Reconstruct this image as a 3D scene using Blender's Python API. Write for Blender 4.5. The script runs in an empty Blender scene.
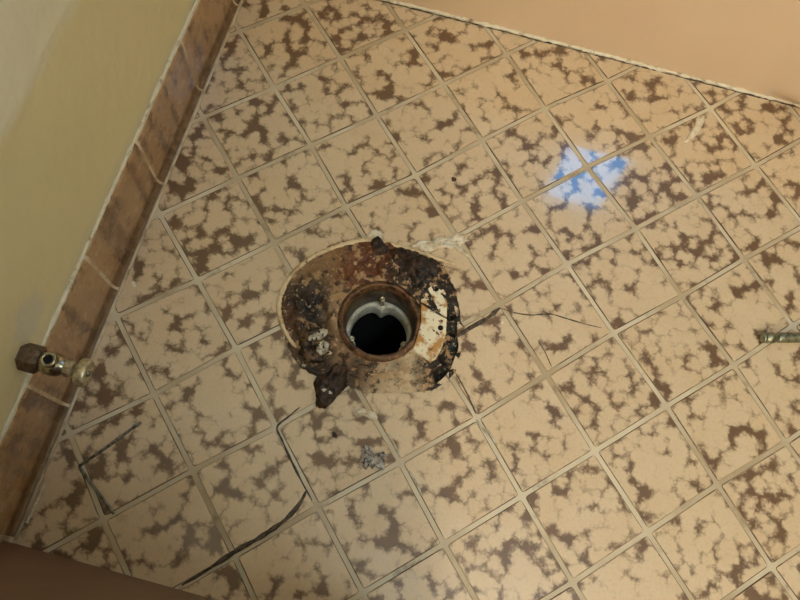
import bpy, bmesh, math, random
from mathutils import Vector, Matrix, noise

# ------------------------------------------------------------------ camera
scene = bpy.context.scene
COL = scene.collection
CAM = Vector((0.3795, -0.7743, 0.9040))
RIGHT = Vector((0.966098, 0.252275, 0.054886))
DOWN = Vector((0.255794, -0.906482, -0.335947))
FWD = Vector((-0.034998, 0.338597, -0.940280))
FPX = 747.9
cd = bpy.data.cameras.new('camera'); cam = bpy.data.objects.new('camera', cd); COL.objects.link(cam)
cd.sensor_width = 36.0; cd.lens = FPX / 800 * 36.0; cd.clip_start = 0.01
m = Matrix.Identity(4)
for i in range(3):
    m[i][0] = RIGHT[i]; m[i][1] = -DOWN[i]; m[i][2] = -FWD[i]; m[i][3] = CAM[i]
cam.matrix_world = m
scene.camera = cam

# ------------------------------------------------------------------ world, exposure
w = bpy.data.worlds.new('world'); scene.world = w; w.use_nodes = True
w.node_tree.nodes['Background'].inputs['Color'].default_value = (0.55, 0.75, 1.0, 1)
w.node_tree.nodes['Background'].inputs['Strength'].default_value = 0.6
vs = scene.view_settings
vs.view_transform = 'Standard'; vs.look = 'None'; vs.gamma = 1.0; vs.use_curve_mapping = False
vs.exposure = 0.30
WINDOW_LIGHT = (0.0, 0.42, 1.0); WINDOW_STRENGTH = 8.0     # small window over the bathtub, deep blue sky
FILL_LIGHT = (1.0, 0.86, 0.68); FILL_STRENGTH = 12.5           # added glowing pane facing the bathtub, unseen, main warm fill
LAMP_COLOR = (0.72, 0.88, 1.0); LAMP_STRENGTH = 48.0        # cool white ceiling lamp

# measured points on the floor were taken in the photo's 800x600 frame; this turns one into a real place at height z
def at(u, v, z=0.0):
    d = RIGHT * ((u - 400) / FPX) + DOWN * ((v - 300) / FPX) + FWD
    return CAM + d * ((z - CAM.z) / d.z)

R = random.Random(7)

# ------------------------------------------------------------------ materials
def srgb(r, g, b):
    f = lambda c: (c / 255 / 12.92) if c / 255 <= 0.04045 else ((c / 255 + 0.055) / 1.055) ** 2.4
    return (f(r), f(g), f(b), 1)

class NT:
    def __init__(s, name):
        s.m = bpy.data.materials.new(name); s.m.use_nodes = True
        s.t = s.m.node_tree; s.b = s.t.nodes['Principled BSDF']
    def n(s, typ, **kw):
        nd = s.t.nodes.new(typ)
        for k, v in kw.items():
            if k in nd.inputs: s.put(nd.inputs[k], v)
            else: setattr(nd, k, v)
        return nd
    def put(s, inp, v):
        if isinstance(v, bpy.types.NodeSocket): s.t.links.new(v, inp)
        else: inp.default_value = v
    def math(s, op, a, b=0.0, clamp=False):
        nd = s.t.nodes.new('ShaderNodeMath'); nd.operation = op; nd.use_clamp = clamp
        s.put(nd.inputs[0], a); s.put(nd.inputs[1], b); return nd.outputs[0]
    def vmath(s, op, a, b):
        nd = s.t.nodes.new('ShaderNodeVectorMath'); nd.operation = op
        s.put(nd.inputs[0], a); s.put(nd.inputs[1], b); return nd.outputs[0]
    def mix(s, f, a, b, mode='MIX'):
        nd = s.t.nodes.new('ShaderNodeMix'); nd.data_type = 'RGBA'; nd.blend_type = mode
        s.put(nd.inputs[0], f); s.put(nd.inputs[6], a); s.put(nd.inputs[7], b); return nd.outputs[2]
    def ramp(s, v, lo, hi, a=0.0, b=1.0):
        nd = s.t.nodes.new('ShaderNodeMapRange'); nd.interpolation_type = 'SMOOTHSTEP'
        s.put(nd.inputs[0], v); s.put(nd.inputs[1], lo); s.put(nd.inputs[2], hi); s.put(nd.inputs[3], a); s.put(nd.inputs[4], b)
        return nd.outputs[0]
    def noise(s, scale, detail=3.0, rough=0.5, vec=None, dist=0.0, out=0):
        nd = s.t.nodes.new('ShaderNodeTexNoise')
        s.put(nd.inputs['Scale'], scale); s.put(nd.inputs['Detail'], detail); s.put(nd.inputs['Roughness'], rough)
        s.put(nd.inputs['Distortion'], dist)
        if vec is not None: s.put(nd.inputs['Vector'], vec)
        return nd.outputs[out]
    def obj(s): return s.n('ShaderNodeTexCoord').outputs['Object']
    def geo(s): return s.n('ShaderNodeNewGeometry').outputs['Position']
    def bump(s, h, strength=0.3, dist=0.001):
        nd = s.t.nodes.new('ShaderNodeBump'); s.put(nd.inputs['Height'], h)
        nd.inputs['Strength'].default_value = strength; nd.inputs['Distance'].default_value = dist
        s.put(s.b.inputs['Normal'], nd.outputs[0])
    def set(s, color=None, rough=None, metal=None, **kw):
        if color is not None: s.put(s.b.inputs['Base Color'], color)
        if rough is not None: s.put(s.b.inputs['Roughness'], rough)
        if metal is not None: s.put(s.b.inputs['Metallic'], metal)
        for k, v in kw.items(): s.put(s.b.inputs[k.replace('_', ' ')], v)
        return s.m

def glazed(name, base_a, base_b, brown_a, brown_b, amount=0.0, rough=0.045, toe=False):
    """cream glaze with rust brown cloudy vein blotches, different on every tile"""
    k = NT(name)
    rnd = k.n('ShaderNodeObjectInfo').outputs['Random']
    off = k.n('ShaderNodeCombineXYZ', X=k.math('MULTIPLY', rnd, 37.0), Y=k.math('MULTIPLY', rnd, 91.3), Z=k.math('MULTIPLY', rnd, 13.7)).outputs[0]
    v = k.vmath('ADD', k.obj(), off)
    wob = k.noise(130.0, 2.0, 0.6, v, out=1)
    wv = k.vmath('ADD', v, k.vmath('MULTIPLY', k.vmath('SUBTRACT', wob, (0.5, 0.5, 0.5)), (0.017, 0.017, 0.017)))
    vo = k.n('ShaderNodeTexVoronoi', feature='F1', voronoi_dimensions='2D')
    k.put(vo.inputs['Vector'], wv); vo.inputs['Scale'].default_value = 58.0; vo.inputs['Randomness'].default_value = 0.95
    big = k.noise(30.0, 2.0, 0.5, v)
    fine = k.noise(300.0, 3.0, 0.6, v)
    tilelvl = k.math('MULTIPLY', k.math('SUBTRACT', k.math('FRACT', k.math('MULTIPLY', rnd, 57.31)), 0.5), 0.14)
    s = k.math('ADD', vo.outputs['Distance'], k.math('MULTIPLY', k.math('SUBTRACT', big, 0.5), 1.45))
    s = k.math('ADD', s, k.math('ADD', tilelvl, k.math('MULTIPLY', k.math('SUBTRACT', fine, 0.5), 0.16)))
    s = k.math('SUBTRACT', s, 0.525 - amount)
    mask = k.ramp(s, -0.12, 0.28)
    base = k.mix(k.noise(18.0, 3.0, 0.6, v), base_a, base_b)
    base = k.mix(k.ramp(fine, 0.45, 0.8, 0.0, 0.14), base, brown_b)
    brown = k.mix(k.noise(90.0, 2.0, 0.5, v), brown_a, brown_b)
    col = k.mix(k.math('MULTIPLY', mask, 0.96), base, brown)
    halo = k.ramp(s, -0.25, 0.0, 0.0, 0.2)
    col = k.mix(halo, col, k.mix(0.5, brown_b, base_b))
    if toe:                                              # darker brown towards the foot of the tile
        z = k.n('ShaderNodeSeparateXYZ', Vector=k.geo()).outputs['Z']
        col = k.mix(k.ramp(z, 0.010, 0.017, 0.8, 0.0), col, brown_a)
    k.bump(k.noise(55.0, 2.0, 0.5, v), 0.06, 0.0004)
    return k.set(col, k.ramp(k.noise(40.0, 4.0, 0.6, v), 0.3, 0.75, rough, rough + 0.05), Specular_IOR_Level=0.5, Coat_Weight=1.0, Coat_Roughness=0.40, Coat_IOR=1.55)

TILE = glazed('glazed_floor_tile', srgb(229, 209, 178), srgb(214, 185, 144), srgb(52, 23, 5), srgb(100, 54, 20))
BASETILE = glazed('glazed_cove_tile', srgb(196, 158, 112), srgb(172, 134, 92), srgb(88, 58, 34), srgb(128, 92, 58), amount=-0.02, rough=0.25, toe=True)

k = NT('floor_grout'); g = k.geo()
c = k.mix(k.ramp(k.noise(7.0, 3.0, 0.6, g), 0.35, 0.7), srgb(224, 211, 184), srgb(186, 166, 134))
c = k.mix(k.ramp(k.noise(22.0, 4.0, 0.65, g), 0.56, 0.74, 0, 0.6), c, srgb(92, 72, 50))
k.bump(k.noise(600.0, 3.0, 0.6, g), 0.5, 0.0008)
GROUT = k.set(c, 0.55)
k = NT('dirty_tile_edge'); g = k.geo()
EDGE = k.set(k.mix(k.ramp(k.noise(14.0, 4.0, 0.65, g), 0.40, 0.62), srgb(80, 58, 36), srgb(186, 160, 124)), 0.5)

k = NT('baseboard_grout'); g = k.geo()
BASEGROUT = k.set(k.mix(k.ramp(k.noise(30.0, 3.0, 0.6, g), 0.4, 0.7), srgb(226, 208, 176), srgb(180, 150, 116)), 0.5)

k = NT('painted_plaster'); g = k.geo()
sep = k.n('ShaderNodeSeparateXYZ', Vector=g)
zz = k.math('ADD', sep.outputs['Z'], k.math('MULTIPLY', k.math('SUBTRACT', k.noise(9.0, 4.0, 0.6, g), 0.5), 0.035))
c = k.mix(k.ramp(zz, 0.308, 0.328), srgb(238, 226, 176), srgb(246, 241, 214))
c = k.mix(k.ramp(k.noise(5.0, 3.0, 0.6, g), 0.4, 0.75, 0, 0.35), c, srgb(226, 214, 164))
dv = k.n('ShaderNodeVectorMath', operation='DISTANCE'); k.put(dv.inputs[0], g); dv.inputs[1].default_value = (-0.012, -0.628, 0.148)
pd = k.math('ADD', dv.outputs['Value'], k.math('MULTIPLY', k.math('SUBTRACT', k.noise(60.0, 4.0, 0.6, g), 0.5), 0.035))
c = k.mix(k.ramp(pd, 0.018, 0.034, 0.75, 0.0), c, srgb(222, 214, 190))
low = k.math('ADD', sep.outputs['Z'], k.math('MULTIPLY', k.math('SUBTRACT', k.noise(45.0, 3.0, 0.6, g), 0.5), 0.016))
c = k.mix(k.ramp(low, 0.112, 0.122, 0.55, 0.0), c, srgb(226, 216, 180))
k.bump(k.noise(28.0, 4.0, 0.55, g), 0.35, 0.004)
PLASTER = k.set(c, 0.45)

k = NT('plain_paint'); g = k.geo()
k.bump(k.noise(40.0, 3.0, 0.5, g), 0.2, 0.002)
PAINT = k.set(k.mix(k.noise(3.0, 2.0, 0.5, g), srgb(166, 152, 112), srgb(172, 158, 120)), 0.6)
k = NT('ceiling_paint'); CEIL = k.set(srgb(228, 222, 206), 0.8)

k = NT('tan_acrylic'); g = k.geo()
TUB = k.set(k.mix(k.noise(6.0, 3.0, 0.5, g), srgb(234, 208, 174), srgb(226, 196, 160)), 0.28, Coat_Weight=0.2, Coat_Roughness=0.15)

k = NT('white_caulk'); g = k.geo()
c = k.mix(k.ramp(k.noise(55.0, 4.0, 0.6, g), 0.5, 0.75), srgb(236, 226, 200), srgb(150, 120, 80))
CAULK = k.set(c, 0.4)
k = NT('old_cream_caulk'); g = k.geo()
c = k.mix(k.ramp(k.noise(70.0, 4.0, 0.6, g), 0.45, 0.75), srgb(236, 212, 168), srgb(176, 142, 98))
OLDCAULK = k.set(c, 0.4)

k = NT('dark_wood'); v = k.obj()
st = k.n('ShaderNodeMapping', Vector=v); st.inputs['Scale'].default_value = (70.0, 70.0, 3.0)
c = k.mix(k.noise(1.0, 5.0, 0.6, st.outputs[0]), srgb(136, 96, 72), srgb(92, 60, 44))
c = k.mix(k.ramp(k.noise(9.0, 3.0, 0.5, v), 0.4, 0.7, 0, 0.4), c, srgb(98, 64, 42))
WOOD = k.set(c, 0.42)

def metal(name, a, b, scale, rough, met=1.0):
    k = NT(name); v = k.obj()
    n1 = k.noise(scale, 4.0, 0.6, v)
    k.bump(n1, 0.25, 0.0005)
    return k.set(k.mix(k.ramp(n1, 0.4, 0.65), a, b), rough, met)
CHROME = metal('worn_chrome', srgb(196, 190, 168), srgb(150, 142, 118), 160, 0.28)
BRASSY = metal('scaled_handle_metal', srgb(212, 200, 168), srgb(168, 154, 120), 200, 0.35, 0.7)
OLDNUT = metal('tarnished_nut', srgb(118, 98, 78), srgb(82, 66, 52), 150, 0.5, 0.6)
STEEL = metal('dull_steel', srgb(150, 148, 140), srgb(96, 92, 84), 200, 0.45)
TOOLM = metal('oily_tool_steel', srgb(160, 160, 138), srgb(112, 112, 94), 140, 0.42)
NAILM = metal('bright_nail', srgb(240, 232, 212), srgb(206, 196, 172), 160, 0.35, 0.25)
k = NT('black_void'); BLACK = k.set((0.004, 0.0035, 0.003, 1), 0.9)

k = NT('rusty_iron'); v = k.geo()
n1 = k.noise(75.0, 6.0, 0.65, v)
c = k.mix(k.ramp(n1, 0.35, 0.6), srgb(58, 36, 20), srgb(128, 92, 60))
c = k.mix(k.ramp(k.noise(190.0, 4.0, 0.6, v), 0.56, 0.68), c, srgb(168, 132, 92))
c = k.mix(k.ramp(k.noise(48.0, 3.0, 0.6, v), 0.55, 0.7), c, srgb(96, 48, 20))
k.bump(n1, 0.8, 0.003)
RUST = k.set(c, 0.42, 0.0)

k = NT('pale_pipe'); v = k.geo()
c = k.mix(k.ramp(k.noise(70.0, 4.0, 0.6, v), 0.45, 0.7), srgb(226, 224, 208), srgb(170, 160, 134))
PVC = k.set(c, 0.35)
k = NT('stained_pipe_wall'); v = k.geo()
c = k.mix(k.ramp(k.noise(60.0, 4.0, 0.6, v), 0.4, 0.62), srgb(52, 38, 26), srgb(110, 96, 74))
PIPEWALL = k.set(c, 0.4)

k = NT('stained_cream_flange'); v = k.geo()
c = k.mix(k.ramp(k.noise(45.0, 4.0, 0.6, v), 0.48, 0.62), srgb(246, 236, 206), srgb(200, 148, 84))
c = k.mix(k.ramp(k.noise(130.0, 4.0, 0.65, v), 0.57, 0.68), c, srgb(120, 70, 36))
FLANGE = k.set(c, 0.25)

k = NT('wax_and_grime'); v = k.geo()
vc = k.n('ShaderNodeVertexColor', layer_name='grime').outputs['Color']
n1 = k.noise(95.0, 6.0, 0.62, v); n2 = k.noise(78.0, 5.0, 0.6, k.vmath('ADD', v, (3.1, 1.7, 0.4)))
c = k.mix(k.ramp(n1, 0.52, 0.62, 0, 0.8), vc, srgb(34, 21, 12))
c = k.mix(k.ramp(n2, 0.54, 0.62, 0, 0.8), c, srgb(196, 158, 114))
c = k.mix(k.ramp(k.noise(210.0, 3.0, 0.6, v), 0.60, 0.70, 0, 0.7), c, srgb(226, 204, 168))
k.bump(n1, 0.9, 0.005)
GRIME = k.set(c, k.ramp(n2, 0.35, 0.65, 0.28, 0.6))

def rough_mat(name, a, b, scale=90.0, rough=0.4):
    k = NT(name); v = k.geo(); n = k.noise(scale, 5.0, 0.6, v)
    k.bump(n, 0.7, 0.003)
    return k.set(k.mix(k.ramp(n, 0.4, 0.65), a, b), rough)
BLACKGUM = rough_mat('black_rubbery_wax', srgb(34, 22, 14), srgb(84, 58, 38), 110, 0.5)
BROWNGUM = rough_mat('brown_lump', srgb(46, 32, 20), srgb(116, 86, 54), 80, 0.4)
WHITECRUMB = rough_mat('white_crumb', srgb(236, 228, 208), srgb(160, 140, 112), 120, 0.4)
GREYCRUMB = rough_mat('grey_white_scrap', srgb(226, 218, 206), srgb(96, 78, 66), 100, 0.25)
DIRT = rough_mat('black_dirt', srgb(58, 48, 38), srgb(112, 96, 78), 120, 0.6)
SILICONE = rough_mat('shiny_silicone', srgb(214, 208, 192), srgb(176, 162, 136), 100, 0.15)
FLAKE_GLINT = rough_mat('flake_and_glint', srgb(240, 230, 208), srgb(214, 192, 156), 100, 0.35)

# ------------------------------------------------------------------ mesh helpers
def mesh_obj(name, bm, mat, parent=None, smooth=False, loc=None):
    bmesh.ops.recalc_face_normals(bm, faces=bm.faces[:])
    me = bpy.data.meshes.new(name); bm.to_mesh(me); bm.free()
    if smooth:
        for p in me.polygons: p.use_smooth = True
    me.materials.append(mat)
    o = bpy.data.objects.new(name, me); COL.objects.link(o)
    if loc is not None: o.location = loc
    if parent: o.parent = parent
    return o
def tag(o, label=None, cat=None, group=None, kind=None):
    if label: o['label'] = label
    if cat: o['category'] = cat
    if group: o['group'] = group
    if kind: o['kind'] = kind
    return o
def empty(name, loc=(0, 0, 0)):
    o = bpy.data.objects.new(name, None); o.empty_display_size = 0.02; COL.objects.link(o); o.location = loc
    return o
def centre(o):
    """move the origin to the mesh centre so patterns and parents sit sensibly"""
    me = o.data; c = sum((v.co for v in me.vertices), Vector()) / len(me.vertices)
    for v in me.vertices: v.co -= c
    o.location = Vector(o.location) + c
    return o
def box(bm, x0, x1, y0, y1, z0, z1):
    vs = [bm.verts.new((x, y, z)) for z in (z0, z1) for x, y in ((x0, y0), (x1, y0), (x1, y1), (x0, y1))]
    for f in ((3, 2, 1, 0), (4, 5, 6, 7), (0, 1, 5, 4), (1, 2, 6, 5), (2, 3, 7, 6), (3, 0, 4, 7)):
        bm.faces.new([vs[i] for i in f])
def boxo(name, dims, mat, parent=None, bevel=0.0):
    bm = bmesh.new(); box(bm, *dims)
    if bevel: bmesh.ops.bevel(bm, geom=bm.edges[:], offset=bevel, segments=2, affect='EDGES', profile=0.5)
    return mesh_obj(name, bm, mat, parent)
def rings(bm, rs, cap0=True, cap1=True, closed=True):
    vr = [[bm.verts.new(p) for p in r] for r in rs]
    n = len(vr[0])
    for a, b in zip(vr, vr[1:]):
        for i in range(n if closed else n - 1):
            j = (i + 1) % n
            bm.faces.new((a[i], a[j], b[j], b[i]))
    if cap0: bm.faces.new(list(reversed(vr[0])))
    if cap1: bm.faces.new(vr[-1])
    return vr
def lathe(bm, prof, axis='Z', origin=(0, 0, 0), n=32, cap0=True, cap1=True, flat=1.0):
    """prof: list of (radius, position along the axis)"""
    o = Vector(origin); rs = []
    for r, h in prof:
        ring = []
        for i in range(n):
            a = 2 * math.pi * i / n; p, q = r * math.cos(a), r * math.sin(a) * flat
            ring.append(o + (Vector((p, q, h)) if axis == 'Z' else Vector((h, p, q))))
        rs.append(ring)
    rings(bm, rs, cap0, cap1)
def tube(bm, pts, rad, n=8, jitter=0.0, flat=1.0, seed=0, sub=1):
    pts = [Vector(p) for p in pts]
    if sub > 1:
        q = []
        for i in range(len(pts) - 1):
            p0 = pts[max(i - 1, 0)]; p1 = pts[i]; p2 = pts[i + 1]; p3 = pts[min(i + 2, len(pts) - 1)]
            for s in range(sub):
                t = s / sub
                q.append(0.5 * ((2 * p1) + (p2 - p0) * t + (2 * p0 - 5 * p1 + 4 * p2 - p3) * t * t + (3 * p1 - p0 - 3 * p2 + p3) * t ** 3))
        pts = q + [pts[-1]]
    rr = random.Random(seed); rs = []
    for i, p in enumerate(pts):
        d = (pts[min(i + 1, len(pts) - 1)] - pts[max(i - 1, 0)]).normalized()
        up = Vector((0, 0, 1)); s = d.cross(up)
        if s.length < 1e-4: s = Vector((1, 0, 0))
        s.normalize(); u = s.cross(d).normalized()
        r = (rad(i / (len(pts) - 1)) if callable(rad) else rad) * (1 + jitter * (rr.random() * 2 - 1))
        rs.append([p + s * (r * math.cos(2 * math.pi * k / n)) + u * (r * flat * math.sin(2 * math.pi * k / n)) for k in range(n)])
    rings(bm, rs)
def lump(name, mat, pts_px, z0, h, parent=None, seed=0, rough=0.25, steps=9, res=56, base=0.0):
    """irregular low lump standing on height z0 with a footprint outline given by measured points"""
    pts = [at(u, v, z0) for u, v in pts_px]
    c = sum(pts, Vector()) / len(pts)
    out = []
    for i in range(res):
        t = i / res * len(pts); a = int(t); f = t - a
        P = [pts[(a + q) % len(pts)] for q in (-1, 0, 1, 2)]
        p = 0.5 * ((2 * P[1]) + (P[2] - P[0]) * f + (2 * P[0] - 5 * P[1] + 4 * P[2] - P[3]) * f * f + (3 * P[1] - P[0] - 3 * P[2] + P[3]) * f ** 3)
        out.append(p + (p - c) * (0.35 * rough * noise.fractal(p * 160 + Vector((seed, 0, 0)), 0.6, 2.0, 4)))
    bm = bmesh.new(); rs = []
    sz = sum((p - c).length for p in out) / res
    rs.append([p + Vector((0, 0, -0.003)) for p in out])
    for s in range(steps):
        t = s / (steps - 1); k = math.cos(t * math.pi / 2 * 0.94); zz = math.sin(t * math.pi / 2)
        ring = []
        for p in out:
            q = c + (p - c) * k
            nv = noise.fractal((q + Vector((seed * 3.1, seed, t))) * (2.2 / sz), 0.6, 2.0, 4)
            q = q + Vector((0, 0, h * (zz * (1 + rough * 2 * nv) + base * (1 - t)))) + (p - c) * (rough * 0.25 * nv)
            ring.append(q)
        rs.append(ring)
    rings(bm, rs)
    return centre(mesh_obj(name, bm, mat, parent, smooth=True))

# ------------------------------------------------------------------ polygons for the tiling
def clip(poly, n, d):
    """keep the side where n.p <= d"""
    out = []
    for i in range(len(poly)):
        a, b = poly[i], poly[(i + 1) % len(poly)]
        da, db = n.dot(a) - d, n.dot(b) - d
        if da <= 0: out.append(a)
        if da * db < 0: out.append(a.lerp(b, da / (da - db)))
    return out
def area(p): return 0.5 * sum(p[i].x * p[(i + 1) % len(p)].y - p[(i + 1) % len(p)].x * p[i].y for i in range(len(p)))
def inset(poly, d):
    if area(poly) < 0: poly = poly[::-1]
    res = poly
    for i in range(len(poly)):
        a, b = poly[i], poly[(i + 1) % len(poly)]
        e = (b - a)
        if e.length < 1e-6: continue
        nrm = Vector((e.y, -e.x)).normalized()
        res = clip(res, nrm, nrm.dot(a) - d)
        if len(res) < 3: return []
    return res
def rounded(poly, r):
    out = []; n = len(poly)
    for i in range(n):
        p, a, b = poly[i], poly[i - 1], poly[(i + 1) % n]
        ra = min(r, (a - p).length * 0.4); rb = min(r, (b - p).length * 0.4)
        s = p + (a - p).normalized() * ra; e = p + (b - p).normalized() * rb
        for t in (0, 0.5, 1): out.append(s * (1 - t) ** 2 + p * (2 * t * (1 - t)) + e * t * t)
    return out
def tile_rings(poly, thick=0.007, edge=0.0016, dz=0.0011):
    p0 = rounded(poly, 0.0035); c = sum(p0, Vector((0, 0))) / len(p0)
    L = min((p - c).length for p in p0)
    def sh(d): return [p - (p - c).normalized() * min(d, L * 0.3) for p in p0]
    return [[Vector((p.x, p.y, -thick)) for p in p0], [Vector((p.x, p.y, -dz)) for p in p0],
            [Vector((p.x, p.y, -dz * 0.3)) for p in sh(edge * 0.4)], [Vector((p.x, p.y, 0.0)) for p in sh(edge)]]
def clean(poly, eps=4e-4):
    out = []
    for p in poly:
        if not out or (p - out[-1]).length > eps: out.append(p)
    while len(out) > 2 and (out[0] - out[-1]).length < eps: out.pop()
    return out

G0 = Vector((0.5501, -0.1895)); GA = Vector((0.07682, 0.07591)); GB = Vector((0.07591, -0.07682))
# how far (mm) the laid joints stray from a perfect grid
OFF = {(0, 0): (-2.1, 2.3), (1, 0): (-0.4, 0.5), (2, 0): (2.6, -1.4), (-1, 0): (-2.7, 0.6), (0, -1): (-1.8, 3.1), (1, -1): (1.6, -0.5), (-1, -1): (-0.9, 1.4), (-2, -1): (0.3, -2.6), (-3, -1): (-1.5, 0.5), (0, -2): (1.9, 1.4), (-1, -2): (1.8, -0.6), (-2, -2): (0.4, -3.2), (-3, -2): (2.3, 0.8), (-1, -3): (0.4, -1.9), (-2, -3): (0.2, -1.5), (-3, -3): (1.4, -1.6), (-2, -4): (0.5, -3.2), (0, 1): (2.6, 4.0), (1, 1): (1.3, 2.2), (2, 1): (1.0, -1.4), (-1, 1): (-2.7, 2.6), (0, 2): (0.6, 0.7), (1, 2): (-0.6, 1.3), (-1, 2): (-2.4, 1.5), (0, 3): (2.2, 1.9), (1, 3): (-3.6, 1.1), (-1, 3): (1.7, 1.8), (-2, 3): (-0.4, -1.2), (-3, 3): (0.3, -0.6), (0, 4): (0.3, -3.3), (-1, 4): (-0.6, -0.7), (-2, 4): (0.6, -1.5), (-3, 4): (0.1, -3.2), (-1, 5): (-3.5, -1.9), (-3, 2): (4.0, -0.7), (-4, 2): (3.1, -0.6), (-5, 2): (0.7, 0.6), (-6, 2): (2.0, 0.9), (-4, 3): (-0.1, -0.9), (-5, 3): (0.4, 0.7), (-5, 1): (1.3, -0.2), (-6, 1): (0.1, 1.7), (-7, 1): (-1.6, -0.2), (-5, 0): (-0.2, 3.0), (-6, 0): (0.7, -1.4), (-7, 0): (0.6, 3.8), (-5, -1): (-0.6, -0.8), (-6, -1): (-3.1, 2.0), (-5, -2): (-3.1, -3.5)}
def corner(a, b):
    o = OFF.get((a, b), (0, 0))
    return G0 + GA * a + GB * b + Vector((o[0] / 1000, o[1] / 1000))

# ------------------------------------------------------------------ room shell
XW = -0.012            # painted face of the left wall
YT = 0.007             # bathtub apron at the floor
XR, YB, YF, ZC = 1.56, -2.05, 0.775, 2.4
YV = -0.8465           # side of the vanity

# outline of the broken-out patch around the drain
CUT_PX = [(377, 243), (398, 249), (422, 257), (441, 268), (449, 285), (455, 305), (458, 325), (458, 345), (451, 367), (438, 383), (418, 389), (396, 390), (372, 390), (352, 384), (332, 379), (312, 371), (299, 359), (291, 343), (285, 325), (284, 307), (290, 285), (304, 266), (328, 251), (352, 246)]
CUT = [at(u, v) for u, v in CUT_PX]
CUTC = sum(CUT, Vector()) / len(CUT)
def cut_poly(n=96, scale=1.0, wob=0.0):
    out = []
    for i in range(n):
        t = i / n * len(CUT); a = int(t); f = t - a
        P = [CUT[(a + k) % len(CUT)] for k in (-1, 0, 1, 2)]
        p = 0.5 * ((2 * P[1]) + (P[2] - P[0]) * f + (2 * P[0] - 5 * P[1] + 4 * P[2] - P[3]) * f * f + (3 * P[1] - P[0] - 3 * P[2] + P[3]) * f ** 3)
        s = scale + wob * noise.noise(p * 60)
        out.append(CUTC + (p - CUTC) * s)
    return out
bm = bmesh.new(); cp = cut_poly(96, 1.0, 0.03)
rings(bm, [[Vector((p.x, p.y, -0.2)) for p in cp], [Vector((p.x, p.y, 0.05)) for p in cp]])
cutter = mesh_obj('cutter', bm, BLACK)
def cut_with(o):
    md = o.modifiers.new('cut', 'BOOLEAN'); md.operation = 'DIFFERENCE'; md.object = cutter; md.solver = 'EXACT'
    bpy.context.view_layer.update()
    ev = o.evaluated_get(bpy.context.evaluated_depsgraph_get())
    me = bpy.data.meshes.new_from_object(ev)
    o.modifiers.clear(); old = o.data; o.data = me; bpy.data.meshes.remove(old)

floor = boxo('floor', (XW - 0.02, XR, YB, 0.03, -0.12, -0.0010), GROUT)
tag(floor, 'beige and brown glazed tile floor laid diagonally with pale grout', kind='structure')
cut_with(floor)

boxo('subfloor', (XW - 0.02, XR, YB, 0.03, -0.36, -0.33), BLACK, floor)

cells = []
for a in range(-30, 30):
    for b in range(-30, 30):
        q = [corner(a, b), corner(a + 1, b), corner(a + 1, b + 1), corner(a, b + 1)]
        c = sum(q, Vector((0, 0))) / 4
        if c.x < -0.1 or c.x > XR + 0.1 or c.y > 0.12 or c.y < YB - 0.1: continue
        if c.x < 0.42 and c.y < YV - 0.09: continue
        p = inset(q, 0.0026)
        p = clip(p, Vector((-1, 0)), -0.0035) if p else p
        p = clip(p, Vector((0, 1)), YT - 0.004) if p else p
        p = clip(p, Vector((1, 0)), XR - 0.002) if p else p
        p = clip(p, Vector((0, -1)), -YB - 0.002) if p else p
        p = clean(p) if p else p
        if not p or len(p) < 3 or abs(area(p)) < 3e-5: continue
        cells.append(((c - Vector((0.40, -0.36))).length, a, b, p))
cells.sort(key=lambda t: t[0])
rest = bmesh.new()
cutmax = max((p - CUTC).length for p in CUT)
for i, (d, a, b, p) in enumerate(cells):
    if area(p) < 0: p = p[::-1]
    if i >= 290:
        rings(rest, tile_rings(p)); continue
    bm = bmesh.new(); rings(bm, tile_rings(p))
    o = centre(mesh_obj('tile', bm, TILE, floor)); o.data.materials.append(EDGE)
    for pg in o.data.polygons:
        if pg.normal.z < 0.93: pg.material_index = 1
    rr = random.Random(a * 131 + b * 17)
    o.rotation_euler = (rr.uniform(-1, 1) * 0.003, rr.uniform(-1, 1) * 0.003, 0)
    o.location.z += rr.uniform(-0.0003, 0.0003)
    cc = sum(p, Vector((0, 0))) / len(p)
    if (cc - Vector((CUTC.x, CUTC.y))).length < cutmax + 0.08:
        cut_with(o)
tag(mesh_obj('tile_rest', rest, TILE, floor), kind='stuff')
bpy.data.objects.remove(cutter)

# cracks and gaps where the grout has fallen out: shallow dirt-filled lines
def dirt_line(name, px, rad, mat=DIRT, z=-0.0002, flat=0.35, seed=1, parent=floor, sub=4, jit=0.3):
    bm = bmesh.new()
    tube(bm, [at(u, v, z) for u, v in px], lambda t: rad * (0.35 + 0.65 * min(1, 5 * t, 5 * (1 - t))), 6, jit, flat, seed, sub)
    return centre(mesh_obj(name, bm, mat, parent, smooth=True))
dirt_line('grout_gap', [(306, 491), (300, 503), (286, 519), (262, 536), (234, 552), (208, 569), (182, 585)], 0.0026, z=0.0)
dirt_line('grout_gap', [(300, 407), (288, 417), (277, 427), (282, 440), (292, 462), (303, 484), (312, 500)], 0.0012, z=0.0)
dirt_line('grout_gap', [(456, 337), (470, 328), (486, 319), (500, 308)], 0.0028, z=0.0004)
dirt_line('crack', [(500, 308), (516, 313), (532, 315), (550, 314), (568, 319), (585, 324), (602, 328)], 0.0008, z=0.0001)
dirt_line('crack', [(538, 340), (545, 352), (552, 368)], 0.0006, z=0.0001)
dirt_line('crack', [(455, 372), (462, 384), (470, 400), (476, 414)], 0.0010, z=-0.0001)
dirt_line('grout_gap', [(476, 419), (484, 430), (490, 438)], 0.0012, SILICONE, z=-0.0002)
dirt_line('silicone_bead', [(387, 432), (393, 442), (400, 456)], 0.0016, SILICONE, z=0.0002)
dirt_line('silicone_bead', [(408, 470), (416, 482), (422, 496)], 0.0013, SILICONE, z=0.0002)
dirt_line('silicone_bead', [(486, 428), (492, 437), (497, 446)], 0.0013, SILICONE, z=0.0002)

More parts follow.
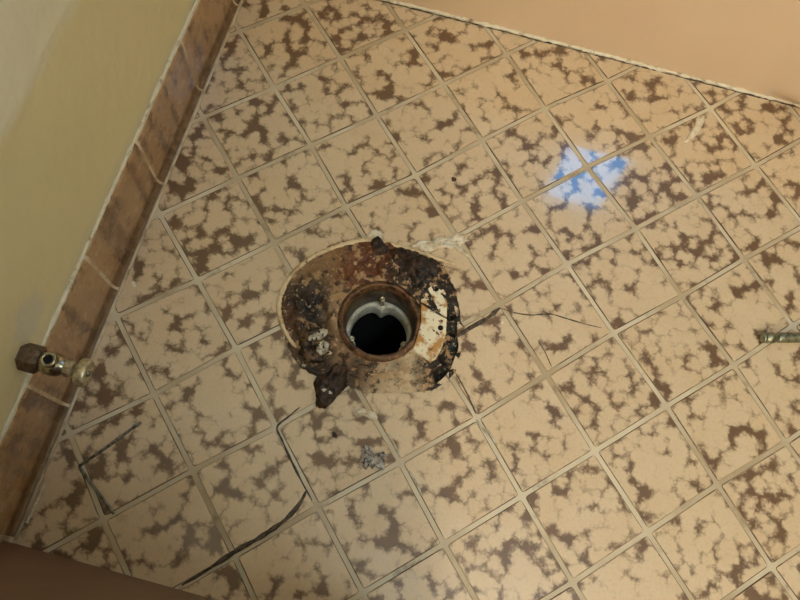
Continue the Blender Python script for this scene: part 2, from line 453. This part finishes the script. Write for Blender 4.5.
# left wall: a slightly uneven plaster face, thicker above an old paint ridge
bm = bmesh.new(); rs = []
NZ = [0.0, 0.05] + [0.09 + 0.01 * i for i in range(60)] + [0.8, 1.2, 1.8, ZC]
ys = [YB + (YF - YB) * i / 160 for i in range(161)]
for z in NZ:
    ring = []
    for y in ys:
        rz = z - 0.318 - 0.006 * noise.noise(Vector((y * 9, 3.1, 0)))
        up = max(0, min(1, rz / 0.010)); lip = math.exp(-((rz - 0.006) / 0.008) ** 2)
        wob = 0.0010 * noise.noise(Vector((y * 14, z * 14, 0.5))) + 0.0005 * noise.noise(Vector((y * 50, z * 50, 7)))
        ring.append(Vector((XW + (wob if z > 0.1 else min(wob, 0)) + 0.0010 * up + 0.0009 * lip * (0.6 + noise.noise(Vector((y * 30, 0, 2)))), y, z)))
    rs.append(ring)
vr = [[bm.verts.new(p) for p in r] for r in rs]
for r0, r1 in zip(vr, vr[1:]):
    for i in range(len(ys) - 1): bm.faces.new((r0[i], r0[i + 1], r1[i + 1], r1[i]))
back = [bm.verts.new(Vector((XW - 0.1, y, z))) for y, z in ((YB, 0), (YF, 0), (YF, ZC), (YB, ZC))]
bm.faces.new(back)
bm.faces.new(vr[0] + [back[1], back[0]]); bm.faces.new(vr[-1] + [back[2], back[3]])
bm.faces.new([r[0] for r in vr] + [back[3], back[0]]); bm.faces.new([r[-1] for r in vr] + [back[2], back[1]])
tag(mesh_obj('wall_left', bm, PLASTER, smooth=False), 'cream painted plaster wall above the tiled baseboard', kind='structure')

# cove baseboard: grout backing, each tile a piece of it
def cove_profile(h=0.1035):
    p = [(XW + 0.0002, 0.0), (-0.0005, 0.0), (-0.0002, 0.0012)]
    for i in range(7):                                   # concave toe
        a = i / 6 * math.pi / 2
        p.append((-0.0066 + 0.0062 * (1 - math.sin(a)), 0.0015 + 0.0120 * (1 - math.cos(a))))
    p += [(-0.0066, 0.05), (-0.0064, h - 0.006)]
    for i in range(1, 5):                                # bullnose top
        a = i / 4 * math.pi / 2
        p.append((-0.0064 - 0.0045 * (1 - math.cos(a)), h - 0.006 + 0.006 * math.sin(a)))
    p.append((XW + 0.0002, h))
    return p
bm = bmesh.new()
rings(bm, [[Vector((x - 0.0004 if x > XW + 0.001 else x - 0.001, y, z - 0.0005)) for x, z in cove_profile()] for y in (YV, YT)])
base = mesh_obj('baseboard_left', bm, BASEGROUT)
tag(base, 'brown glazed cove tile baseboard along the cream wall', kind='structure')
JY = [-0.8425, -0.686, -0.5315, -0.376, -0.2225, -0.068, YT - 0.002]
for i in range(len(JY) - 1):
    y0, y1 = JY[i] + 0.0018, JY[i + 1] - 0.0018
    pr = cove_profile(0.1035 + R.uniform(-0.001, 0.001)); bm = bmesh.new()
    skew = R.uniform(-0.002, 0.002)
    rings(bm, [[Vector((x - (0.0007 if e else 0), y + skew * z * 10, z)) for x, z in pr] for y, e in ((y0, 1), (y0 + 0.001, 0), (y1 - 0.001, 0), (y1, 1))])
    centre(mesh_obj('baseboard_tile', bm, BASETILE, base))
# pale grout line at the foot of the baseboard and paint bead on its top
bm = bmesh.new()
tube(bm, [Vector((0.0012, y, -0.0012)) for y in [YV + 0.003 + (YT - YV - 0.004) * i / 90 for i in range(91)]], 0.0019, 6, 0.35, 0.8, 3)
mesh_obj('grout_line', bm, BASEGROUT, base, smooth=True)
bm = bmesh.new()
tube(bm, [Vector((XW + 0.0018, y, 0.1045 + 0.0012 * noise.noise(Vector((y * 25, 0, 0))))) for y in [YV + 0.003 + (YT - YV - 0.004) * i / 120 for i in range(121)]], 0.0026, 6, 0.35, 1.0, 4)
tag(mesh_obj('trim_1', bm, CAULK, smooth=True), 'ragged pale paint bead along the top of the baseboard', kind='structure')

# bathtub wall with a small window, other walls, ceiling
WX0, WX1, WZ0, WZ1 = 0.715, 0.985, 1.24, 1.82
wall = bmesh.new()
for d in ((XW - 0.1, WX0, YF, YF + 0.1, 0, ZC), (WX1, XR + 0.1, YF, YF + 0.1, 0, ZC), (WX0, WX1, YF, YF + 0.1, 0, WZ0), (WX0, WX1, YF, YF + 0.1, WZ1, ZC)): box(wall, *d)
tag(mesh_obj('wall_back', wall, PAINT), 'cream wall with a small window above the bathtub', kind='structure')
win = boxo('window_1', (WX0, WX1, YF + 0.03, YF + 0.045, WZ0, WZ0 + 0.02), CEIL)
tag(win, 'small frosted window in the wall above the bathtub', kind='structure')
for d in ((WX0, WX1, YF + 0.03, YF + 0.045, WZ1 - 0.02, WZ1), (WX0, WX0 + 0.02, YF + 0.03, YF + 0.045, WZ0 + 0.02, WZ1 - 0.02), (WX1 - 0.02, WX1, YF + 0.03, YF + 0.045, WZ0 + 0.02, WZ1 - 0.02)):
    boxo('window_frame', d, CEIL, win)
k = NT('sky_lit_frosted_glass')
PANE = k.set(srgb(200, 220, 235), 0.4, Emission_Color=(*WINDOW_LIGHT, 1), Emission_Strength=WINDOW_STRENGTH)
boxo('pane', (WX0 + 0.02, WX1 - 0.02, YF + 0.034, YF + 0.040, WZ0 + 0.02, WZ1 - 0.02), PANE, win)
tag(boxo('wall_right', (XR, XR + 0.1, YB - 0.1, YF, 0, ZC), PAINT), 'plain cream wall at the far end of the bathtub', kind='structure')
UX0, UX1, UZ0, UZ1 = 0.66, 1.36, 0.92, 1.72  # opening for a made-up glowing window that lights the room from behind
wall = bmesh.new()
for d in ((XW - 0.1, UX0, YB - 0.1, YB, 0, ZC), (UX1, XR, YB - 0.1, YB, 0, ZC), (UX0, UX1, YB - 0.1, YB, 0, UZ0), (UX0, UX1, YB - 0.1, YB, UZ1, ZC)): box(wall, *d)
tag(mesh_obj('wall_front', wall, PAINT), 'cream wall with an opening for the added fill light facing the bathtub', kind='structure')
fill_win = boxo('fill_window', (UX0, UX1, YB - 0.05, YB - 0.03, UZ0, UZ0 + 0.03), CEIL)
tag(fill_win, 'added glowing fill-light window in the wall facing the bathtub', kind='structure')
for d in ((UX0, UX1, YB - 0.05, YB - 0.03, UZ1 - 0.03, UZ1), (UX0, UX0 + 0.03, YB - 0.05, YB - 0.03, UZ0 + 0.03, UZ1 - 0.03), (UX1 - 0.03, UX1, YB - 0.05, YB - 0.03, UZ0 + 0.03, UZ1 - 0.03)):
    boxo('window_frame', d, CEIL, fill_win)
k = NT('glowing_fill_glass')
FILL_PANE = k.set(srgb(220, 225, 230), 0.4, Emission_Color=(*FILL_LIGHT, 1), Emission_Strength=FILL_STRENGTH)
boxo('pane', (UX0 + 0.03, UX1 - 0.03, YB - 0.043, YB - 0.037, UZ0 + 0.03, UZ1 - 0.03), FILL_PANE, fill_win)
tag(boxo('ceiling', (XW - 0.1, XR + 0.1, YB - 0.1, YF + 0.1, ZC, ZC + 0.08), CEIL), 'off-white ceiling', kind='structure')

# ceiling lamp
LX, LY = 1.05, -1.08
lamp = empty('ceiling_lamp', (LX, LY, ZC)); tag(lamp, 'round flush ceiling lamp with a frosted glass bowl', 'lamp')
bm = bmesh.new(); lathe(bm, [(0.13, -0.001), (0.15, -0.004), (0.15, -0.02), (0.14, -0.025)]); mesh_obj('lamp_base', bm, CHROME, lamp, True)
k = NT('lit_lamp_glass'); LG = k.set((0.9, 0.9, 0.9, 1), 0.4, Emission_Color=(*LAMP_COLOR, 1), Emission_Strength=LAMP_STRENGTH)
bm = bmesh.new(); lathe(bm, [(0.138, -0.025), (0.135, -0.05), (0.115, -0.08), (0.075, -0.1), (0.02, -0.108)]); mesh_obj('lamp_shade', bm, LG, lamp, True)

# ------------------------------------------------------------------ bathtub
tub = empty('bathtub', (0.75, 0.38, 0)); tag(tub, 'glossy tan bathtub with a plain apron meeting the floor', 'bathtub')
TH = 0.248; TX0, TX1 = -0.005, 1.55; TY1 = YF - 0.003
bm = bmesh.new(); rs = []
xs = [TX0 + (TX1 - TX0) * i / 150 for i in range(151)]
for j in range(26):
    z = TH * j / 25 if j < 25 else TH
    ring = []
    for x in xs:
        y = YT + 0.004 * (z / TH)
        t = max(0, min(1, (x - 0.755) / 0.05)); s = t * t * (3 - 2 * t)
        y -= 0.36 * max(0, min(0.09, x - 0.765)) * max(0, min(1, (TH - 0.03 - z) / 0.02)) * max(0, min(1, z / 0.03))
        y += 0.002 * math.sin(x * 5 + z * 9)
        ring.append(Vector((x, y, z)))
    rs.append(ring)
e = rs[-1]
for dy, dz in ((0.002, 0.005), (0.007, 0.009), (0.015, 0.010)):
    rs.append([Vector((p.x, YT + 0.004 + dy, TH + dz)) for p in e])
rs.append([Vector((p.x, YT + 0.05, TH - 0.1)) for p in e]); rs.append([Vector((p.x, YT + 0.05, 0.0)) for p in e])
rings(bm, rs, False, False, closed=False)
mesh_obj('apron', bm, TUB, smooth=True).parent = tub
bm = bmesh.new()
def rr_ring(x0, x1, y0, y1, r, z, n=8):
    out = []
    for cx, cy, a0 in ((x1 - r, y0 + r, -90), (x1 - r, y1 - r, 0), (x0 + r, y1 - r, 90), (x0 + r, y0 + r, 180)):
        for i in range(n):
            a = math.radians(a0 + 90 * i / (n - 1)); out.append(Vector((cx + r * math.cos(a), cy + r * math.sin(a), z)))
    return out
y0 = YT + 0.017
rings(bm, [rr_ring(TX0, TX1, y0, TY1, 0.012, TH - 0.01), rr_ring(TX0, TX1, y0, TY1, 0.012, TH + 0.009), rr_ring(TX0 + 0.06, TX1 - 0.06, y0 + 0.07, TY1 - 0.06, 0.1, TH + 0.009), rr_ring(TX0 + 0.068, TX1 - 0.068, y0 + 0.078, TY1 - 0.068, 0.1, TH), rr_ring(TX0 + 0.11, TX1 - 0.11, y0 + 0.12, TY1 - 0.1, 0.11, 0.06), rr_ring(TX0 + 0.16, TX1 - 0.16, y0 + 0.17, TY1 - 0.15, 0.09, 0.03)], False, True)
mesh_obj('basin', bm, TUB, smooth=False).parent = tub
for ch in tub.children: ch.location = -Vector(tub.location)
# caulk bead at the foot of the apron
bm = bmesh.new()
def tub_y(x): return YT - 0.0015 + 0.002 * math.sin(x * 5)
tube(bm, [Vector((x, tub_y(x) + 0.0012 * noise.noise(Vector((x * 30, 0, 0))), 0.0012)) for x in [0.004 + (1.53) * i / 300 for i in range(301)]], 0.0032, 7, 0.45, 0.8, 9)
gap = bmesh.new()
tube(gap, [Vector((x, tub_y(x) - 0.0036 + 0.0012 * noise.noise(Vector((x * 40, 5, 0))), 0.0)) for x in [0.004 + 1.53 * i / 300 for i in range(301)]], 0.0008, 5, 0.8, 0.6, 12)
mesh_obj('grout_gap', gap, DIRT, floor, smooth=True)
tag(mesh_obj('trim_2', bm, CAULK, smooth=True), 'white caulk bead between the bathtub apron and the floor', kind='structure')

# ------------------------------------------------------------------ vanity
van = empty('vanity_cabinet', (0.25, -1.25, 0)); tag(van, 'dark brown wooden vanity cabinet standing on the tiles beside the wall', 'cabinet')
VX0, VX1, VY0 = 0.002, 0.50, -1.60
def vpart(name, dims, mat, parent=van, bevel=0.002):
    o = boxo(name, dims, mat, None, bevel); centre(o); o.parent = parent
    pl = Vector(van.location) if parent is van else Vector(van.location) + Vector(parent.location)
    o.location = Vector(o.location) - pl
    return o
vpart('side_panel', (VX0, VX1, YV - 0.018, YV, 0.0, 0.82), WOOD)
vpart('side_panel', (VX0, VX1, VY0, VY0 + 0.018, 0.0, 0.82), WOOD)
vpart('toe_kick', (VX1 - 0.07, VX1 - 0.055, VY0 + 0.018, YV - 0.018, 0.0, 0.09), WOOD)
vpart('bottom_panel', (VX0, VX1 - 0.01, VY0 + 0.018, YV - 0.018, 0.09, 0.108), WOOD)
for y0_, y1_ in ((VY0 + 0.02, (VY0 + YV) / 2 - 0.002), ((VY0 + YV) / 2 + 0.002, YV - 0.02)):
    d_ = vpart('door', (VX1 - 0.005, VX1 + 0.014, y0_, y1_, 0.10, 0.80), WOOD)
    ky = y1_ - 0.03 if y0_ < -1.4 else y0_ + 0.03
    vpart('knob', (VX1 + 0.014, VX1 + 0.034, ky - 0.009, ky + 0.009, 0.55, 0.568), CHROME, d_, 0.006)
vpart('countertop', (VX0, VX1 + 0.03, VY0 - 0.01, YV + 0.006, 0.82, 0.85), TUB, bevel=0.006)

# ------------------------------------------------------------------ toilet flange and drain
PC = at(380, 320.5, 0.004); PX_, PY_ = PC.x, PC.y
fl = empty('toilet_flange', (PX_, PY_, 0)); tag(fl, 'broken rusty toilet flange around an open drain hole in the floor', 'drain')
def local(o): o.location = Vector(o.location) - Vector(fl.location); o.parent = fl; return o
RI, RO = 0.0450, 0.0520
bm = bmesh.new()
nseg = 72; rs = []
prof = [(RO + 0.006, -0.006), (RO + 0.002, 0.001), (RO - 0.002, 0.0050), (RO - 0.005, 0.0064), (RI + 0.002, 0.0060), (RI, 0.003), (RI - 0.0005, -0.004), (RI - 0.001, -0.08)]
for r, z in prof:
    ring = []
    for i in range(nseg):
        a = 2 * math.pi * i / nseg
        nz = noise.fractal(Vector((math.cos(a) * 5, math.sin(a) * 5, r * 90)), 0.6, 2.0, 4)
        ring.append(Vector(((r + 0.0012 * nz) * math.cos(a), (r + 0.0012 * nz) * math.sin(a), z + (0.0014 * nz if z > -0.01 else 0))))
    rs.append(ring)
rings(bm, rs, False, False); mesh_obj('collar', bm, RUST, fl, True)
# pipe end inside, with three screw lugs
bm = bmesh.new(); rs = []
UPA = math.radians(99)
def inner_r(a):
    r = 0.0385
    for k in range(3):
        d = (a - (UPA + k * 2.0944) + math.pi) % (2 * math.pi) - math.pi
        r -= (0.0085 if k == 0 else 0.004) * math.exp(-(d / 0.21) ** 2)
    return r
N = 120
A = [2 * math.pi * i / N for i in range(N)]
for f, z in (('o', -0.060), ('o', -0.0475), ('o2', -0.046), ('i2', -0.046), ('i', -0.0475), ('i', -0.075)):
    ring = []
    for a in A:
        r = {'o': 0.0442, 'o2': 0.0430, 'i2': inner_r(a) + 0.0012, 'i': inner_r(a)}[f]
        ring.append(Vector((r * math.cos(a), r * math.sin(a), z)))
    rs.append(ring)
rings(bm, rs, False, False); sock = mesh_obj('inner_ring', bm, PVC, fl, True)
for k in range(3):
    a = UPA + k * 2.0944; r = 0.0392
    bm = bmesh.new(); lathe(bm, [(0.0026, -0.047), (0.0026, -0.028), (0.0042, -0.0275), (0.0044, -0.025), (0.0036, -0.0235), (0.0022, -0.0230), (0.0020, -0.0242), (0.0005, -0.0242)], n=16)
    o = mesh_obj('screw', bm, CHROME, sock, True); o.location = (r * math.cos(a), r * math.sin(a), 0)
bm = bmesh.new(); lathe(bm, [(0.0415, -0.070), (0.040, -0.30)], n=48, cap0=False, cap1=True); mesh_obj('drain_pipe', bm, BLACK, fl, True)
bm = bmesh.new(); lathe(bm, [(0.0438, -0.006), (0.0438, -0.050)], n=48, cap0=False, cap1=False); mesh_obj('pipe_lining', bm, PIPEWALL, fl, True)

def slab(name, px, z, th, mat, holes=(), jag=0.0):
    """flat plate with a measured outline, thick, with bevelled rim"""
    pts = []
    for i, q in enumerate(px):
        a = at(*q, z); b = at(*px[(i + 1) % len(px)], z)
        for t in (0, 0.34, 0.67): pts.append(a.lerp(b, t) + Vector((noise.noise(a * 300 + Vector((t, 0, 0))), noise.noise(a * 310 + Vector((0, t, 5))), 0)) * jag)
    c = sum(pts, Vector()) / len(pts)
    bm = bmesh.new()
    rings(bm, [[p + Vector((0, 0, -th)) for p in pts], [p + Vector((0, 0, -0.0008)) for p in pts], [p + (c - p).normalized() * 0.0009 for p in pts]])
    return local(centre(mesh_obj(name, bm, mat)))
seg_hi = slab('flange_segment', [(424, 292), (432, 285), (441, 284), (446, 293), (447.5, 305), (447, 316.5), (436, 311), (421, 301)], 0.0065, 0.006, FLANGE, jag=0.0006)
seg_lo = slab('flange_segment', [(421.5, 303.5), (436, 313), (446.8, 319), (446, 334), (442, 348), (436, 359), (431, 362), (424, 357), (412, 350), (417, 338), (421, 322)], 0.0070, 0.006, FLANGE, jag=0.0005)
for parent, u, v in ((seg_hi, 436, 289), (seg_lo, 440.5, 328)):
    bm = bmesh.new(); lathe(bm, [(0.0036, -0.001), (0.0036, 0.0007), (0.0028, 0.0008)], n=14)
    o = mesh_obj('bolt_hole', bm, BLACK, None); P = at(u, v, 0.0066)
    o.location = P - Vector(fl.location) - Vector(parent.location); o.parent = parent

# grime ring: old wax, rust and mortar filling the broken-out patch
STAIN = [  # u, v, radius px, colour: where each kind of residue lies
    (372, 258, 24, (112, 58, 24)), (352, 270, 16, (118, 66, 30)), (396, 268, 13, (60, 34, 18)), (418, 266, 22, (36, 24, 14)), (436, 276, 14, (40, 26, 16)), (400, 285, 10, (58, 38, 22)),
    (316, 300, 15, (24, 17, 11)), (320, 318, 12, (30, 20, 13)), (305, 288, 13, (66, 44, 26)), (318, 270, 15, (146, 114, 76)), (300, 272, 11, (160, 126, 84)), (335, 258, 13, (160, 122, 80)),
    (338, 298, 11, (184, 146, 102)), (334, 316, 10, (184, 148, 106)), (291, 320, 9, (92, 58, 34)), (296, 345, 9, (104, 72, 44)),
    (440, 300, 4, (40, 28, 18)), (452, 330, 9, (22, 18, 14)), (452, 350, 9, (26, 22, 18)), (444, 368, 12, (26, 20, 15)), (430, 378, 10, (40, 30, 22)), (448, 305, 6, (30, 22, 16)),
    (390, 382, 15, (214, 190, 152)), (372, 376, 11, (160, 130, 96)), (408, 374, 12, (220, 194, 156)), (356, 372, 11, (84, 60, 38)), (345, 376, 10, (70, 50, 32)), (398, 368, 6, (84, 70, 48)), (334, 340, 9, (150, 114, 76)), (342, 362, 9, (160, 124, 86)), (420, 368, 7, (74, 56, 38)), (312, 340, 14, (50, 36, 22)), (318, 360, 14, (60, 42, 26)),
]
ST = [(at(u, v), r / 0.80 / 1000, [srgb(*c)[i] for i in range(3)]) for u, v, r, c in STAIN]
outer = cut_poly(200, 1.0, 0.0)
NR = 44
bm = bmesh.new(); lay = bm.loops.layers.float_color.new('grime'); colr = {}
rs = []
GAP = [at(450, 312), at(455, 330), at(454, 345), at(449, 360), at(440, 374)]
for j in range(NR + 1):
    t = j / NR; ring = []
    for i, po in enumerate(outer):
        d = Vector((po.x - PX_, po.y - PY_)); L = d.length; d.normalize()
        wv = 1.015 + 0.05 * abs(noise.fractal(Vector((d.x * 7, d.y * 7, 1.5)), 0.8, 2.0, 3))
        r = (RO + 0.002) * (1 - t) + (L * wv + 0.002) * t
        p = Vector((PX_ + d.x * r, PY_ + d.y * r, 0))
        h = 0.0025 * (1 - t) + 0.0015 * t
        nv = noise.fractal(p * 55, 0.65, 2.0, 5)
        bulge = math.sin(math.pi * t)
        h += 0.0040 * bulge * (0.4 + nv) + 0.0014 * nv
        ang = math.degrees(math.atan2(d.y, d.x))
        top = math.exp(-((ang - 75) / 38) ** 2)
        h += top * bulge * (0.0075 + 0.006 * noise.fractal(p * 90, 0.6, 2.0, 4))
        g = min((p - q).length for q in GAP)
        h -= 0.012 * max(0, 1 - (g / 0.013) ** 2)
        dk = min((p - at(316, 304)).length, (p - at(320, 318)).length)
        h -= 0.007 * max(0, 1 - (dk / 0.016) ** 2)
        if t > 0.96: h = min(h, 0.0010)
        p.z = h
        wsum = 1e-9; col = [0.0, 0.0, 0.0]
        for q, rr_, c in ST:
            wgt = math.exp(-((Vector((p.x - q.x, p.y - q.y)).length + 0.006 * nv) / rr_) ** 2) + 1e-7
            wsum += wgt
            for n_ in range(3): col[n_] += wgt * c[n_]
        v = bm.verts.new(p); colr[v] = [x / wsum for x in col]; ring.append(v)
    rs.append(ring)
for a, b in zip(rs, rs[1:]):
    for i in range(len(a)):
        f = bm.faces.new((a[i], a[(i + 1) % len(a)], b[(i + 1) % len(a)], b[i])); f.smooth = True
        for lp in f.loops: lp[lay] = (*colr[lp.vert], 1)
gr = local(centre(mesh_obj('wax_residue', bm, GRIME, smooth=True)))
gr['label'] = 'dark crusty ring of old wax, rust and grime'

# peak of wax at the top and crumbs on the ring, each lies loose
lp = lambda name, mat, px, z, h, seed, label, cat='debris', group=None, **kw: tag(lump(name, mat, px, z, h, None, seed, **kw), label, cat, group)
lp('wax_chunk', BLACKGUM, [(370, 250), (372, 241), (378, 237), (384, 243), (389, 253), (378, 260)], 0.001, 0.008, 3, 'small dark brown wax peak at the top edge of the drain ring')
lp('wax_chunk', BLACKGUM, [(392, 252), (412, 252), (430, 262), (441, 272), (436, 282), (420, 284), (404, 280), (394, 268)], 0.004, 0.009, 5, 'large blackish wax slab on the upper right of the drain ring', rough=0.5)
lp('wax_chunk', BLACKGUM, [(315, 380), (326, 372), (338, 362), (346, 368), (347, 384), (338, 396), (328, 407), (317, 408), (316, 396)], 0.0, 0.010, 8, 'black rubbery wax lump at the lower left edge of the drain ring', rough=0.3)
lp('mortar_lump', BROWNGUM, [(299, 342), (303, 332), (316, 328), (328, 334), (330, 348), (324, 360), (310, 364), (300, 356)], 0.001, 0.012, 11, 'dark brown crusty lump left of the drain hole with white crumbs on it', rough=0.35)
lp('white_crumb', WHITECRUMB, [(308, 338), (314, 333), (324, 329), (328, 334), (322, 339), (312, 342)], 0.011, 0.0035, 12, 'upper white plaster crumb on the brown lump left of the drain', rough=0.5)
lp('white_crumb', WHITECRUMB, [(316, 350), (320, 342), (327, 341), (328, 350), (322, 355)], 0.010, 0.0035, 14, 'lower white plaster crumb on the brown lump left of the drain', rough=0.5)
lp('plastic_scrap', GREYCRUMB, [(362, 466), (364, 450), (369, 445), (374, 455), (381, 452), (386, 462), (379, 468), (370, 468)], 0.0003, 0.006, 16, 'crumpled grey and white scrap on the tile below the drain', 'scrap', rough=0.9, res=48)
lp('flake_and_glint', FLAKE_GLINT, [(357, 412), (362, 409), (372, 411), (378, 417), (374, 420), (364, 416)], 0.0003, 0.0016, 17, 'flat white flake on the tile just below the drain ring', rough=0.4)
lp('flake_and_glint', FLAKE_GLINT, [(322, 389), (327, 389), (332, 393), (328, 394), (323, 392)], 0.0085, 0.0016, 18, 'tiny pale chip painted as a glint on the black wax lump', rough=0.2)  # pale chip stands in for a glint on the wax
lp('caulk_smear', FLAKE_GLINT, [(414, 247), (420, 240), (430, 243), (440, 236), (450, 238), (458, 233), (466, 240), (462, 246), (468, 256), (456, 251), (444, 247), (430, 251)], 0.0002, 0.0022, 20, 'ragged white caulk smear on the tile above right of the drain', rough=0.7, res=60)
lp('caulk_smear', FLAKE_GLINT, [(366, 239), (370, 232), (378, 230), (384, 235), (380, 239)], 0.0002, 0.0018, 22, 'small white caulk dab above the wax peak', rough=0.6)
lp('paint_streak', FLAKE_GLINT, [(685, 142), (687, 137), (694, 126), (698, 116), (705, 117), (702, 127), (693, 139)], 0.0002, 0.0014, 23, 'short white paint streak on a tile near the bathtub', rough=0.4)
lp('grit', BLACKGUM, [(452, 177), (456, 178), (456, 181), (452, 181)], 0.0002, 0.0015, 24, 'single black speck of grit on a tile above the drain', res=12)
lp('grit', BLACKGUM, [(332, 432), (336, 433), (337, 437), (333, 437)], 0.0002, 0.0015, 25, 'black speck of grit on the tile below the drain', res=12)
lp('grit', FLAKE_GLINT, [(131, 282), (135, 282), (136, 286), (132, 287)], 0.0002, 0.002, 26, 'pale crumb on a tile near the baseboard', res=12)
lp('grit', FLAKE_GLINT, [(500, 319), (503, 319), (504, 323), (501, 324)], 0.0002, 0.002, 27, 'bright white crumb on the tile right of the drain', res=12)
# scattered small crumbs in the ring
for i in range(26):
    a = R.uniform(0, 6.28); rr_ = R.uniform(0.064, 0.096)
    x, y = PX_ + rr_ * math.cos(a), PY_ + rr_ * math.sin(a)
    if (Vector((x, y, 0)) - CUTC).length > 0.088 or min((Vector((x, y, 0)) - q).length for q in GAP) < 0.02: continue
    s = R.uniform(0.0015, 0.0035); bm = bmesh.new()
    bmesh.ops.create_icosphere(bm, subdivisions=2, radius=s)
    for v in bm.verts: v.co *= 1 + 0.5 * noise.noise(v.co * 400 + Vector((i, 0, 0))); v.co.z *= 0.7
    o = mesh_obj('crumb', bm, R.choice((OLDCAULK, BROWNGUM, RUST)), None, False, (x, y, 0.0055))
    tag(o, 'tiny loose crumb among the grime around the drain hole', 'crumb', 'loose crumbs in the drain grime')

# old caulk outline of the toilet foot
bm = bmesh.new()
px = [(302, 353), (293, 344), (285, 331), (280, 317), (279, 303), (284, 287), (294, 272), (310, 259), (330, 249), (350, 243), (372, 240), (396, 246), (418, 252), (438, 259), (456, 264)]
tube(bm, [at(u, v, 0.0012) for u, v in px], lambda t: 0.0032 * (0.45 + 0.55 * min(1, 6 * t, 6 * (1 - t))), 8, 0.18, 0.75, 5, 8)
tag(centre(mesh_obj('trim_3', bm, OLDCAULK, smooth=True)), 'curved cream caulk bead left from the toilet foot around the drain', kind='structure')

# ------------------------------------------------------------------ shut-off valve on the wall
VYv, VZv = -0.6625, 0.131
valve = empty('shutoff_valve', (XW, VYv, VZv)); tag(valve, 'small worn chrome water shut-off valve sticking out of the cream wall', 'valve')
bm = bmesh.new(); lathe(bm, [(0.0145, 0.000), (0.0152, 0.002), (0.0152, 0.018), (0.0125, 0.021)], 'X', n=6); mesh_obj('inlet_nut', bm, OLDNUT, valve)
bm = bmesh.new(); lathe(bm, [(0.0085, 0.018), (0.0100, 0.022), (0.0118, 0.026), (0.0124, 0.032), (0.0118, 0.039), (0.0100, 0.043), (0.0078, 0.045), (0.0078, 0.050)], 'X', n=28); body = mesh_obj('body', bm, CHROME, valve, True)
bm = bmesh.new(); lathe(bm, [(0.0082, 0.004), (0.0082, 0.0145), (0.0086, 0.0155), (0.0080, 0.0175), (0.0052, 0.0175), (0.0048, 0.0165), (0.0048, 0.010)], 'Z', (0.034, 0.001, 0), n=24); outlet = mesh_obj('outlet', bm, CHROME, body, True)
outlet.rotation_euler = (0, 0, 0)
bm = bmesh.new(); lathe(bm, [(0.0047, 0.0102), (0.0047, 0.0135)], 'Z', (0.034, 0.001, 0), n=20); mesh_obj('bore', bm, BLACK, body)
bm = bmesh.new(); lathe(bm, [(0.0090, 0.047), (0.0096, 0.048), (0.0096, 0.054), (0.0080, 0.056), (0.0045, 0.057), (0.0042, 0.062)], 'X', n=8); mesh_obj('packing_nut', bm, BRASSY, valve)
bm = bmesh.new(); lathe(bm, [(0.0050, 0.058), (0.0120, 0.0595), (0.0150, 0.062), (0.0158, 0.066), (0.0150, 0.070), (0.0125, 0.0725), (0.0110, 0.0715), (0.004, 0.071)], 'X', n=36, flat=0.62); mesh_obj('handle', bm, BRASSY, valve, True)
bm = bmesh.new(); lathe(bm, [(0.0030, 0.0700), (0.0032, 0.0725), (0.0015, 0.0735)], 'X', n=14); mesh_obj('handle_screw', bm, STEEL, valve, True)

# ------------------------------------------------------------------ tool lying on the floor at the right
p0 = at(761, 338, 0.0072); p1 = at(830, 337, 0.0072); d = (p1 - p0).normalized()
tool = empty('hand_tool', (p0.x, p0.y, 0.0)); tag(tool, 'greenish grey steel tool rod lying on the tiles at the right', 'tool')
tool.rotation_euler = (0, 0, math.atan2(d.y, d.x))
bm = bmesh.new(); lathe(bm, [(0.0035, 0.0), (0.0062, 0.0012), (0.0072, 0.004), (0.0060, 0.0055), (0.0060, 0.0068), (0.0072, 0.0082), (0.0072, 0.016), (0.0058, 0.0185), (0.0056, 0.022)], 'X', (0, 0, 0.0074), n=24); mesh_obj('tip', bm, TOOLM, tool, True)
bm = bmesh.new(); lathe(bm, [(0.0050, 0.020), (0.0066, 0.023), (0.0068, 0.030), (0.0068, 0.170), (0.0055, 0.174)], 'X', (0, 0, 0.0074), n=24); mesh_obj('shaft', bm, TOOLM, tool, True)

# bent wire, nail by the baseboard
bm = bmesh.new()
W = [at(u, v, 0.0016) for u, v in ((141, 422), (126, 433), (104, 449), (82, 464), (80, 467), (82, 471), (93, 486), (105, 502), (114, 514))]
tube(bm, W, lambda t: 0.0018, 8, 0.1, 1.0, 2, 3)
tag(centre(mesh_obj('bent_wire', bm, STEEL, smooth=True)), 'thin dark grey wire bent in an L, lying on the left tiles', 'wire')
nail = empty('nail', at(27, 522, 0.0)); tag(nail, 'small bright nail lying along the baseboard near the vanity', 'nail')
a0, a1 = at(27, 522, 0.002), at(46, 482, 0.0022)
bm = bmesh.new(); tube(bm, [a0, a0.lerp(a1, 0.05), a0.lerp(a1, 0.92), a1], lambda t: 0.0017 if t < 0.99 else 0.0004, 8); o = mesh_obj('shank', bm, NAILM, nail, True); o.location = -Vector(nail.location)
bm = bmesh.new(); dd = (a1 - a0).normalized(); tube(bm, [a0 - dd * 0.0012, a0], 0.0024, 10); o = mesh_obj('head', bm, NAILM, nail, True); o.location = -Vector(nail.location)
